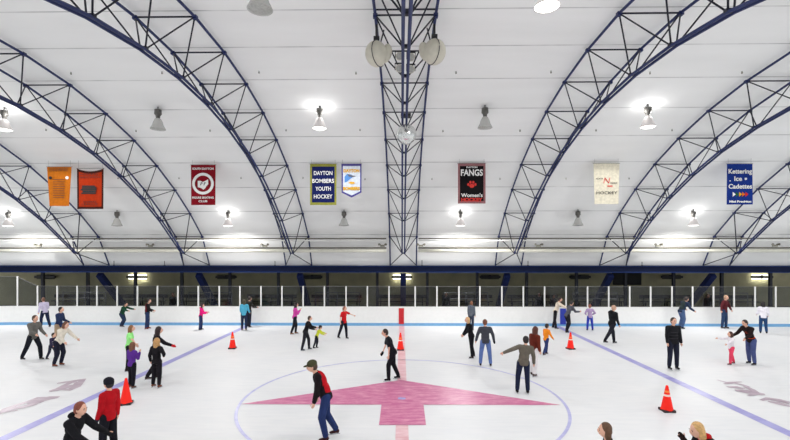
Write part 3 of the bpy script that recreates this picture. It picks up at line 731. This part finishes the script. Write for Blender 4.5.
    for s in (1, -1):
        ex.ell(hc+hm @ Vector((-.002, s*.046, -.004))*H*hs, (.009*H, .005*H, .017*H), hm, 8, 6)
        ex.ell(hc+hm @ Vector((.0505, s*.017, .006))*H*hs, .0048*H, None, 8, 6, mi=1)
        ex.ell(hc+hm @ Vector((.0535, s*.017, .019))*H*hs, (.003*H, .011*H, .0022*H), hm, 8, 6, mi=2)
    ex.ell(hc+hm @ Vector((.0525, 0, -.034))*H*hs, (.004*H, .013*H, .0035*H), hm, 8, 6, mi=3)
    for s in (1, -1):                                 # hands: four unequal curled fingers and a thumb from the side of the palm
        d = hdn[s]; axis = Vector((0, 1, 0)) if abs(d.y) < .8 else Vector((1, 0, 0))
        w_ = d.cross(axis).normalized(); pal = d.cross(w_).normalized()
        pc = wri[s]+d*.040*H
        for k, fl in enumerate((.034, .040, .037, .029)):
            b0 = pc+w_*(k-1.5)*.0085*H; b1 = b0+(d*.9+Vector((.25, 0, 0)))*.5*fl*H; b3 = b1+(d*.6+Vector((.1, -s*.5, 0)))*.5*fl*H
            ex.path([b0, b1, b3], [.0048*H, .0044*H, .0034*H], 6, mi=0)
        tb = wri[s]+d*.018*H+w_*.016*H; ex.path([tb, tb+(d*.5+w_*.6)*.020*H, tb+(d*.9+w_*.5)*.036*H], [.006*H, .0055*H, .004*H], 6)
    SK = mat('skin_'+skin, SKINC[skin], .55, vary=.04)
    finish(out, ex, 'body', [SK, mat('eye_dark', (30, 24, 22), .2, vary=0), mat('brow', tuple(int(c*.7) for c in hair[1]), .8, vary=0), mat('lips', (170, 96, 88), .5, vary=0)], t)
    # top
    g = bodyprims(1, armk=0, o=.010)
    for s in (1, -1):
        g.cap(sho[s], .043*H, elb[s], .036*H) if sleeve >= .5 else g.cap(sho[s], .040*H, sho[s]+(elb[s]-sho[s])*.65, .037*H)
        if sleeve >= 1: g.cap(elb[s], .036*H, wri[s]-hdn[s]*.01*H, .028*H)
    if hood: g.ell(T(-.05, 0, .315*lt), (.04*H, .055*H, .035*H), fr, 12, 8)
    finish(remesh(g, vox, 't', None, None), None, top[1], [cloth(top[0])], t)
    if vest:
        g = MB(); g.ell(T(-.024 if vest[1] > 0 else .024, 0, .21*lt), (.064*H, .094*H, .114*H), fr, 18, 12); g.ell(T(-.022 if vest[1] > 0 else .022, 0, .09*lt), (.064*H, .084*H, .12*H), fr, 18, 12)
        finish(remesh(g, vox, 't', None, None), None, 'contrast_panel', [cloth(vest[0])], t)
    # bottoms
    g = MB(); g.ell(P, (.066*H, .088*wide*H, .062*H), fr, 16, 10)
    for s in (1, -1):
        g.cap(hips[s], .060*H, knees[s] if not shorts else hips[s]+(knees[s]-hips[s])*.4, .046*H)
        if not shorts: g.cap(knees[s], .046*H, ank[s]+(knees[s]-ank[s])*.06, .037*H)
    finish(remesh(g, vox, 'p', None, None), None, bot[1], [cloth(bot[0])], t)
    if shorts:
        g = MB()
        for s in (1, -1):
            g.cap(hips[s]+(knees[s]-hips[s])*.3, .046*H, knees[s], .037*H); g.cap(knees[s], .037*H, ank[s], .026*H)
        finish(remesh(g, vox, 'p', None, None), None, 'leggings', [cloth(shorts if isinstance(shorts, tuple) else (30, 30, 36))], t)
    # skates
    BT = cloth(boots)
    for s in (1, -1):
        a = ank[s]; kk = (knees[s]-ank[s]).normalized(); pit = math.degrees(math.atan2(kk.x, kk.z))
        tilt = max(-12, min(50, -(pit-12)*.0 + (max(0, a.z-.07*H)*90/H if a.z > .08*H else 0)))
        rot = Matrix.Rotation(R(tilt), 3, 'Y')
        L = .075*H; sole = a+rot @ Vector((0, 0, -.040*H))
        g = MB(); g.cap(a+kk*.03*H, .030*H, a+rot @ Vector((-.006*H, 0, -.014*H)), .027*H, 12)
        g.cap(sole+rot @ Vector((-.018*H, 0, .012*H)), .024*H, sole+rot @ Vector((.070*H, 0, .004*H)), .017*H, 12)
        o = finish(remesh(g, vox, 's', None, None), None, 'skate_boot', [BT], t)
        g = MB(); g.box(sole+rot @ Vector((.026*H, 0, -.021*H)), (.15*H, .006, .010*H), rot)
        for q in (-.022, .055): g.box(sole+rot @ Vector((q*H, 0, -.010*H)), (.022*H, .014, .022*H), rot)
        g.obj('blade', mat('steel_blade', (176, 178, 184), .25, .9, vary=0), o)
    # hair and headwear
    st, hcz = hair; HM = mat('hair_%d_%d_%d' % hcz, hcz, .65, vary=.25, scale=30)
    K = H*hs; g = MB(); h0 = lambda x, y, z: hc+hm @ Vector((x, y, z))*K
    if st != 'none':
        g.ell(h0(-.012, 0, .018), (.055*K, .053*K, .060*K), hm, 20, 14)
        g.ell(h0(-.022, 0, -.006), (.044*K, .050*K, .052*K), hm, 16, 12)
    if st == 'long':
        g.cap(h0(-.028, .012, 0), .046*K, h0(-.035, .008, -.12)-up*.0, .036*K); g.cap(h0(-.028, -.012, 0), .046*K, h0(-.038, -.01, -.13), .034*K)
        g.cap(h0(-.002, .045, .01), .016*K, h0(-.006, .047, -.09), .014*K); g.cap(h0(-.002, -.045, .01), .016*K, h0(-.006, -.047, -.09), .014*K)
        g.cap(h0(-.036, 0, -.12), .036*K, h0(-.048, 0, -.185), .018*K)
    if st == 'pony':
        g.cap(h0(-.055, 0, .03), .018*K, h0(-.085, 0, 0), .02*K); g.cap(h0(-.085, 0, 0), .02*K, h0(-.082, 0, -.09), .010*K)
    if st == 'bob':
        g.cap(h0(-.02, .03, 0), .034*K, h0(-.018, .034, -.055), .030*K); g.cap(h0(-.02, -.03, 0), .034*K, h0(-.018, -.034, -.055), .030*K)
    if st != 'none': finish(remesh(g, vox*.8, 'h', None, None, 1), None, 'hair', [HM], t)
    if hat:
        kind, hcol = hat; g = MB(); g.ell(h0(-.006, 0, .032), (.064*K, .057*K, .050*K), hm, 20, 12)
        if kind == 'cap': g.ell(h0(.068, 0, .026), (.036*K, .040*K, .007*K), hm, 16, 8)
        if kind == 'beanie': g.ell(h0(-.008, 0, .012), (.062*K, .058*K, .040*K), hm, 20, 12)
        finish(remesh(g, vox*.7, 'h', None, None, 1), None, 'cap' if kind == 'cap' else kind, [cloth(hcol)], t)
    if glove:
        for s in ((1, -1) if len(glove) < 2 else (glove[1],)):
            g = MB(); g.cap(wri[s], .024*H, wri[s]+hdn[s]*.035*H, .026*H); g.cap(wri[s]+hdn[s]*.03*H, .024*H, wri[s]+hdn[s]*.065*H, .017*H)
            q = Vector((1, 0, 0)); g.cap(wri[s]+hdn[s]*.015*H, .013*H, wri[s]+hdn[s]*.04*H+q*.025*H, .010*H)
            finish(remesh(g, vox*.8, 'g', None, None, 1), None, 'glove', [cloth(glove[0])], t)
    if extra: extra(t, H, T, P, wri, hdn, h0, vox, K)
    return t
ST = ((4, -2, 3), (-2, -6, 3))       # standing
GL = ((16, -14, 4), (-14, -34, 5))   # gliding, one leg behind
WK = ((24, -4, 3), (-16, -30, 3))    # stride
BLK = (24, 24, 28); JEAN = (46, 62, 104); DJ = (32, 40, 66)
AD = ((6, 8, 12), (-4, 8, 14))       # arms down
def stripes(col, zs, w=1.0):
    def f(t, H, T, P, wri, hdn, h0, vox, K):
        for z in zs:
            a = T(0, 0, z); g = MB()
            up = (T(0, 0, 1)-T(0, 0, 0)).normalized(); q = up.to_track_quat('Z', 'Y').to_matrix()
            fw = (T(1, 0, 0)-T(0, 0, 0)).normalized(); la = (T(0, 1, 0)-T(0, 0, 0)).normalized(); m3 = Matrix((fw, la, up)).transposed()
            g.ell(a, (.071*H, .100*H, .018*H), m3, 24, 6); g.obj('stripe', cloth(col), t, True)
    return f
def collar(col):
    def f(t, H, T, P, wri, hdn, h0, vox, K):
        up = (T(0, 0, 1)-T(0, 0, 0)).normalized(); q = up.to_track_quat('Z', 'Y').to_matrix()
        g = MB().cone(T(-.01, 0, .29), .062*H, T(-.004, 0, .33), .045*H, 18); g.obj('collar', cloth(col), t, True)
    return f
def hem(col): return stripes(col, (-.035,))
# far left
person(45.5, 327.6, 1.72, 150, 'person in a pale lavender shirt skating close to the far left boards', ((198, 190, 214), 'shirt'), (DJ, 'jeans'), ('short', (120, 84, 66)), lean=14, legs=WK, arms=((-18, 14, 30), (20, 14, 40)), boots=(70, 60, 56))
person(58, 346.5, 1.76, 10, 'person in a navy jacket with dark hair, behind the cream sweater', ((40, 52, 84), 'jacket'), ((160, 140, 116), 'trousers'), ('short', (36, 28, 26)), lean=6, legs=ST, arms=((10, 10, 50), (10, 10, 50)), wide=1.1)
person(31.5, 360, 1.78, -8, 'tall person in a grey jacket striding right at far left', ((104, 102, 98), 'jacket'), ((26, 28, 36), 'trousers'), ('short', (70, 46, 34)), lean=6, legs=((26, 4, 3), (-20, -28, 3)), arms=((14, 10, 30), (26, 8, 40)), wide=1.1)
person(51, 359, 1.06, 0, 'small child in a navy and white striped top at far left', ((52, 48, 72), 'top'), ((44, 46, 62), 'trousers'), ('short', (44, 30, 28)), lean=10, legs=((22, -2, 5), (-8, -24, 5)), arms=((30, 16, 40), (10, 14, 40)), child=1, extra=stripes((214, 210, 214), (.08, .17)))
person(57.5, 366, 1.72, -5, 'woman in a cream sweater and dark leggings reaching forward, far left', ((222, 214, 200), 'sweater'), ((30, 32, 48), 'leggings'), ('bob', (104, 66, 48)), lean=24, legs=((16, -16, 2), (8, -20, 2)), arms=((38, 12, 12), (20, 10, 30)), boots=(112, 62, 44), nod=15)
# left, near boards
person(121.5, 327.3, 1.52, -10, 'skater in a green and black top holding the far boards', ((34, 74, 54), 'top'), ((40, 52, 78), 'jeans'), ('short', (34, 26, 24)), lean=26, legs=((18, -30, 4), (34, -30, 4)), arms=((70, 10, 10), (60, 10, 20)), vest=((20, 22, 24), 1), boots=(66, 54, 50))
person(147, 329, 1.64, 20, 'person in a black jacket with dark red back beside the far boards', ((30, 26, 30), 'jacket'), ((44, 58, 92), 'jeans'), ('short', (40, 30, 28)), lean=4, legs=ST, arms=((6, 10, 60), (10, 10, 55)), boots=(110, 48, 40), glove=((206, 196, 190), -1), vest=((104, 26, 34), 1))
person(128.5, 371, 1.6, 20, 'girl in a neon green shirt with blonde-brown hair, arm out', ((156, 236, 140), 'shirt'), ((28, 26, 30), 'shorts'), ('long', (134, 92, 56)), lean=4, shorts=(30, 30, 36), legs=ST, arms=((10, 10, 20), (40, 40, 8, 30)), sleeve=.4)
person(131.5, 388, 1.40, 70, 'girl in a purple sweater and black leggings beside the left cone', ((92, 48, 142), 'sweater'), ((28, 26, 34), 'leggings'), ('long', (112, 72, 50)), lean=0, side=0, legs=ST, arms=((10, 12, 20), (16, 12, 142, -4)), boots=(96, 66, 54), child=.4)
person(152, 380, 1.74, 40, 'woman with long dark hair and a red mitten behind the blonde girl', ((26, 24, 30), 'sweater'), ((28, 26, 32), 'leggings'), ('long', (44, 28, 28)), lean=6, side=-6, legs=((8, 2, 4), (-4, -34, 5)), arms=((8, 8, 20), (46, 36, 20, 26)), glove=((206, 36, 44), -1), boots=(50, 40, 40))
person(156, 387.5, 1.52, 80, 'blonde girl in a black jacket with white hem, hand on hip', ((28, 26, 30), 'jacket'), ((28, 26, 32), 'leggings'), ('long', (190, 146, 92)), lean=-2, legs=((2, -4, 5), (-2, -8, 5)), arms=((-10, 14, 30), (-24, 44, 80, -34)), boots=(112, 66, 48), child=.3, extra=hem((206, 202, 204)))
# bottom left pair
person(61, 496, 1.65, -4, 'person in a black hooded jacket with reddish hair, bottom left corner', (BLK, 'jacket'), ((30, 32, 44), 'trousers'), ('short', (126, 62, 44)), lean=16, legs=GL, arms=((40, 16, 20), (46, 8, 16, 0)), hood=1, wide=1.05, glove=(BLK,))
person(109, 459, 1.62, 164, 'person in a red jacket and dark knit hat skating away, bottom left', ((176, 20, 30), 'jacket'), ((24, 24, 32), 'trousers'), ('short', (30, 26, 28)), lean=-4, legs=ST, arms=((6, 4, 16), (-4, 4, 8)), wide=.94, hat=('beanie', (32, 32, 40)), glove=((30, 34, 52), 1), vest=((120, 14, 24), -1))
# along the boards, left middle
person(200.5, 330, 1.42, 15, 'girl in a bright pink hooded jacket holding a phone by the boards', ((226, 30, 124), 'jacket'), ((44, 54, 92), 'jeans'), ('bob', (60, 28, 32)), lean=6, legs=ST, arms=((20, 8, 70), (16, 10, 70)), hood=1, child=.2, boots=(50, 46, 50))
person(248, 328.6, 1.72, 60, 'dark-clothed person behind the skater in the light blue jacket', ((44, 44, 40), 'jacket'), ((34, 38, 52), 'trousers'), ('short', (44, 36, 34)), lean=4, legs=ST, arms=((20, 10, 70), (20, 14, 60)), ground=gnd(248.5, 327.2))
person(244, 330.5, 1.66, 95, 'skater in a light blue jacket standing against the far boards', ((86, 176, 206), 'jacket'), ((38, 46, 70), 'jeans'), ('long', (66, 62, 44)), lean=4, legs=ST, arms=((10, 10, 40), (10, 10, 40)), boots=(110, 84, 66), skin='l')
person(293.5, 334.3, 1.62, 25, 'woman with long black hair in a magenta top and black trousers', ((206, 72, 162), 'top'), ((28, 30, 38), 'trousers'), ('long', (38, 26, 28)), lean=4, legs=((14, -4, 3), (-10, -20, 3)), arms=((10, 10, 110), (20, 14, 130)), boots=(112, 74, 46))
person(305.5, 350.2, 1.50, 5, 'adult in black bending over the child in yellow', ((28, 26, 28), 'jacket'), ((34, 34, 42), 'trousers'), ('short', (62, 46, 36)), lean=16, legs=((20, 2, 4), (-8, -14, 4)), arms=((30, 8, 46), (26, 10, 50)), boots=(44, 44, 56), wide=1.1, extra=None)
person(315, 348.3, 1.04, 0, 'small child in a yellow top and dark helmet held by the adult in black', ((206, 214, 62), 'top'), ((32, 34, 44), 'trousers'), ('short', (40, 34, 32)), lean=22, legs=((6, -12, 4), (-10, -20, 4)), arms=((50, 14, 20), (50, 14, 20)), child=1, hat=('helmet', (54, 46, 42)))
person(342.5, 338.7, 1.58, -35, 'skater in a red shirt and black trousers with arm out', ((196, 30, 36), 'shirt'), ((28, 28, 38), 'trousers'), ('pony', (138, 82, 62)), lean=4, legs=((8, 2, 5), (-14, -22, 6)), arms=((30, 62, 10, 60), (-10, 20, 20)), sleeve=.4)
# centre
person(393.5, 380, 1.74, 188, 'person all in black leaning left beside the pink centre arrow', ((26, 28, 34), 't_shirt'), ((26, 28, 34), 'trousers'), ('short', (48, 32, 26)), lean=20, legs=((22, 0, 3), (-4, -24, 3)), arms=((-2, 6, 6), (14, 6, 8)), sleeve=.4, glove=((20, 20, 24), -1), nod=12, boots=(26, 24, 28))
person(331, 438.7, 1.84, 196, 'man in a red and black jacket and olive cap gliding across the front', ((30, 22, 26), 'jacket'), ((38, 52, 96), 'jeans'), ('short', (70, 52, 40)), lean=22, legs=((14, -12, 3), (-4, -30, 3)), arms=((6, 4, 8), (-6, 4, 8)), hat=('cap', (70, 70, 50)), vest=((182, 20, 32), 1), nod=14, boots=(60, 34, 36), wide=1.05)
# right of centre
person(471, 330.5, 1.56, 60, 'skater in a grey hooded top close to the boards, behind the blonde', ((98, 104, 114), 'top'), ((52, 58, 76), 'trousers'), ('short', (138, 88, 60)), lean=4, legs=ST, arms=AD, hood=1)
person(473, 357.8, 1.63, 190, 'blonde skater dressed all in black, left of the jeans couple', (BLK, 'jacket'), (BLK, 'trousers'), ('bob', (214, 172, 122)), lean=12, legs=((4, -4, 4), (-6, -16, 4)), arms=((34, 14, 14), (10, 24, 20)), boots=(46, 30, 30))
person(485.5, 366.2, 1.70, 88, 'person in a charcoal shirt and blue jeans, back to us', ((66, 68, 76), 'shirt'), ((92, 114, 168), 'jeans'), ('short', (112, 66, 44)), lean=6, side=0, legs=((2, -4, 8), (-2, -6, 8)), arms=((4, 22, 10), (4, 24, 12)), boots=(36, 34, 40), wide=1.1, glove=((40, 40, 46), -1))
person(533, 376, 1.66, 30, 'woman with long brown hair in a maroon top and white trousers', ((104, 42, 30), 'sweater'), ((226, 220, 222), 'trousers'), ('long', (84, 40, 28)), lean=4, legs=((6, -2, 3), (-4, -14, 3)), arms=AD, boots=(70, 54, 50), vest=((96, 38, 28), 1))
person(522.5, 393.5, 1.68, 90, 'person in an olive grey jacket with one arm stretched left', ((104, 98, 88), 'jacket'), ((32, 38, 62), 'jeans'), ('short', (30, 24, 24)), lean=-2, side=-7, legs=((3, -6, 8), (-3, -4, 2)), arms=((8, 68, 4, 66), (4, 14, 12)), boots=(30, 26, 28), wide=1.14)
person(545, 355, 1.30, 30, 'child in an orange shirt and jeans to the right of the woman', ((240, 140, 40), 'shirt'), ((46, 58, 104), 'jeans'), ('short', (34, 26, 26)), lean=4, wide=.9, legs=WK, arms=((6, 8, 16), (20, 12, 20)), child=.6, boots=(70, 50, 46))
person(554.5, 328.5, 1.78, -20, 'skater in a cream top and black trousers leaning by the boards', ((220, 206, 188), 'top'), ((32, 30, 36), 'trousers'), ('short', (46, 36, 34)), lean=18, legs=((-4, -14, 4), (-6, 10, 4)), arms=((54, 14, 16), (60, 10, 10)), feet=0)
person(566.5, 332.5, 1.76, 20, 'skater in a dark grey top bending forward beside the blue stripe', ((84, 84, 92), 'top'), ((32, 32, 40), 'trousers'), ('short', (34, 30, 30)), lean=24, legs=((24, -14, 4), (6, -28, 4)), arms=((50, 10, 30), (30, 14, 60)), boots=(40, 36, 40))
person(590, 330.5, 1.42, 90, 'child in a lavender patterned shirt and blue trousers at the boards', ((176, 154, 192), 'shirt'), ((52, 66, 176), 'trousers'), ('short', (142, 88, 70)), lean=0, legs=((2, -2, 7), (-2, -4, 7)), arms=((-14, 34, 70, -30), (-14, 34, 70, -30)), child=.5, boots=(52, 52, 88))
person(609.5, 344.2, 1.80, 10, 'man in a black coat with fair hair striding right', ((26, 28, 32), 'coat'), ((34, 34, 42), 'trousers'), ('short', (196, 156, 132)), lean=5, legs=((20, 8, 3), (-30, -36, 3)), arms=((10, 8, 16), (4, 8, 16)), hood=1, wide=1.3)
person(681, 328.6, 1.84, 10, 'skater in a dark teal and navy jacket bent forward at the boards', ((42, 54, 78), 'jacket'), ((76, 98, 138), 'jeans'), ('short', (70, 60, 58)), lean=26, legs=((22, -18, 4), (8, -18, 4)), arms=((30, 16, 24), (14, 20, 40)), vest=((44, 54, 56), 1), wide=1.15)
person(673, 369.3, 1.84, -88, 'man in a black striped sweater standing facing us', ((30, 30, 34), 'sweater'), ((34, 36, 52), 'trousers'), ('short', (50, 34, 28)), lean=0, legs=((2, -2, 3), (4, -4, 3)), arms=((4, 7, 8), (4, 7, 8)), wide=1.1, extra=stripes((58, 58, 64), (.07, .13, .19)), boots=(30, 28, 32))
person(724, 328.4, 1.84, -60, 'skater in a maroon jacket and jeans with arms held out', ((88, 34, 40), 'jacket'), ((48, 68, 102), 'jeans'), ('short', (186, 150, 124)), lean=4, legs=ST, arms=((8, 34, 10), (-4, 36, 10)), boots=(50, 42, 40))
person(732, 364.5, 1.24, 175, 'girl in a white top and pink leggings with one arm out', ((232, 226, 232), 'top'), ((226, 70, 100), 'leggings'), ('long', (70, 40, 32)), lean=2, legs=((14, 6, 5), (-12, -18, 5)), arms=((58, 28, 6), (80, 10, 10)), child=.6, boots=(120, 60, 60))
person(752, 364.5, 1.72, 190, 'man in a black, white and orange sports jersey bending over the girl', ((36, 26, 26), 'jersey'), ((72, 82, 128), 'jeans'), ('short', (50, 36, 32)), lean=20, legs=((6, -6, 4), (-2, -10, 4)), arms=((34, 8, 24), (30, 20, 30)), wide=1.12, extra=stripes((206, 70, 34), (.22, .19, .06)) , boots=(40, 34, 40), nod=20)
person(763.5, 333.8, 1.64, 60, 'woman with dark hair in a white top behind the jersey man', ((236, 232, 240), 'top'), ((42, 70, 112), 'jeans'), ('long', (32, 26, 28)), lean=4, legs=((6, -4, 3), (4, -22, 3)), arms=((10, 10, 50), (10, 12, 40)), boots=(46, 40, 42))
# bottom right heads
person(613.5, 530, 1.58, 160, 'person with brown hair at the bottom edge, only the head showing', (BLK, 'jacket'), (DJ, 'trousers'), ('bob', (92, 62, 40)), lean=6, legs=ST, arms=AD, look=10)
person(735, 522, 1.70, 180, 'blonde person in a black jacket with red collar, bottom edge', ((30, 28, 34), 'jacket'), (DJ, 'trousers'), ('bob', (206, 164, 106)), lean=40, legs=GL, arms=((18, 4, 124), (22, 4, 126, 0)), glove=((40, 26, 26),), nod=14, extra=collar((190, 26, 30)))
# onlookers behind the glass
for px, hh, hd, lab in ((173.5, 1.7, -80, 'dark figure behind the glass, left of the girl in pink'), (539, 1.72, -100, 'dark figure behind the glass, left of the skater in cream'), (553, 1.6, -70, 'dark figure behind the glass, directly behind the skater in cream'), (707.5, 1.66, -90, 'dark figure behind the glass, left of the maroon jacket'), (446, 1.7, -90, 'dark figure behind the glass above the grey hooded skater')):
    q = atY(px, 300, 28.0)
    person(0, 0, hh, hd, lab, ((34, 34, 36), 'jacket'), ((30, 30, 34), 'trousers'), ('short', (34, 28, 26)), skin='d', legs=ST, arms=AD, ground=Vector((q.x, 28.0, 0)), group='onlookers behind the glass', lean=2)
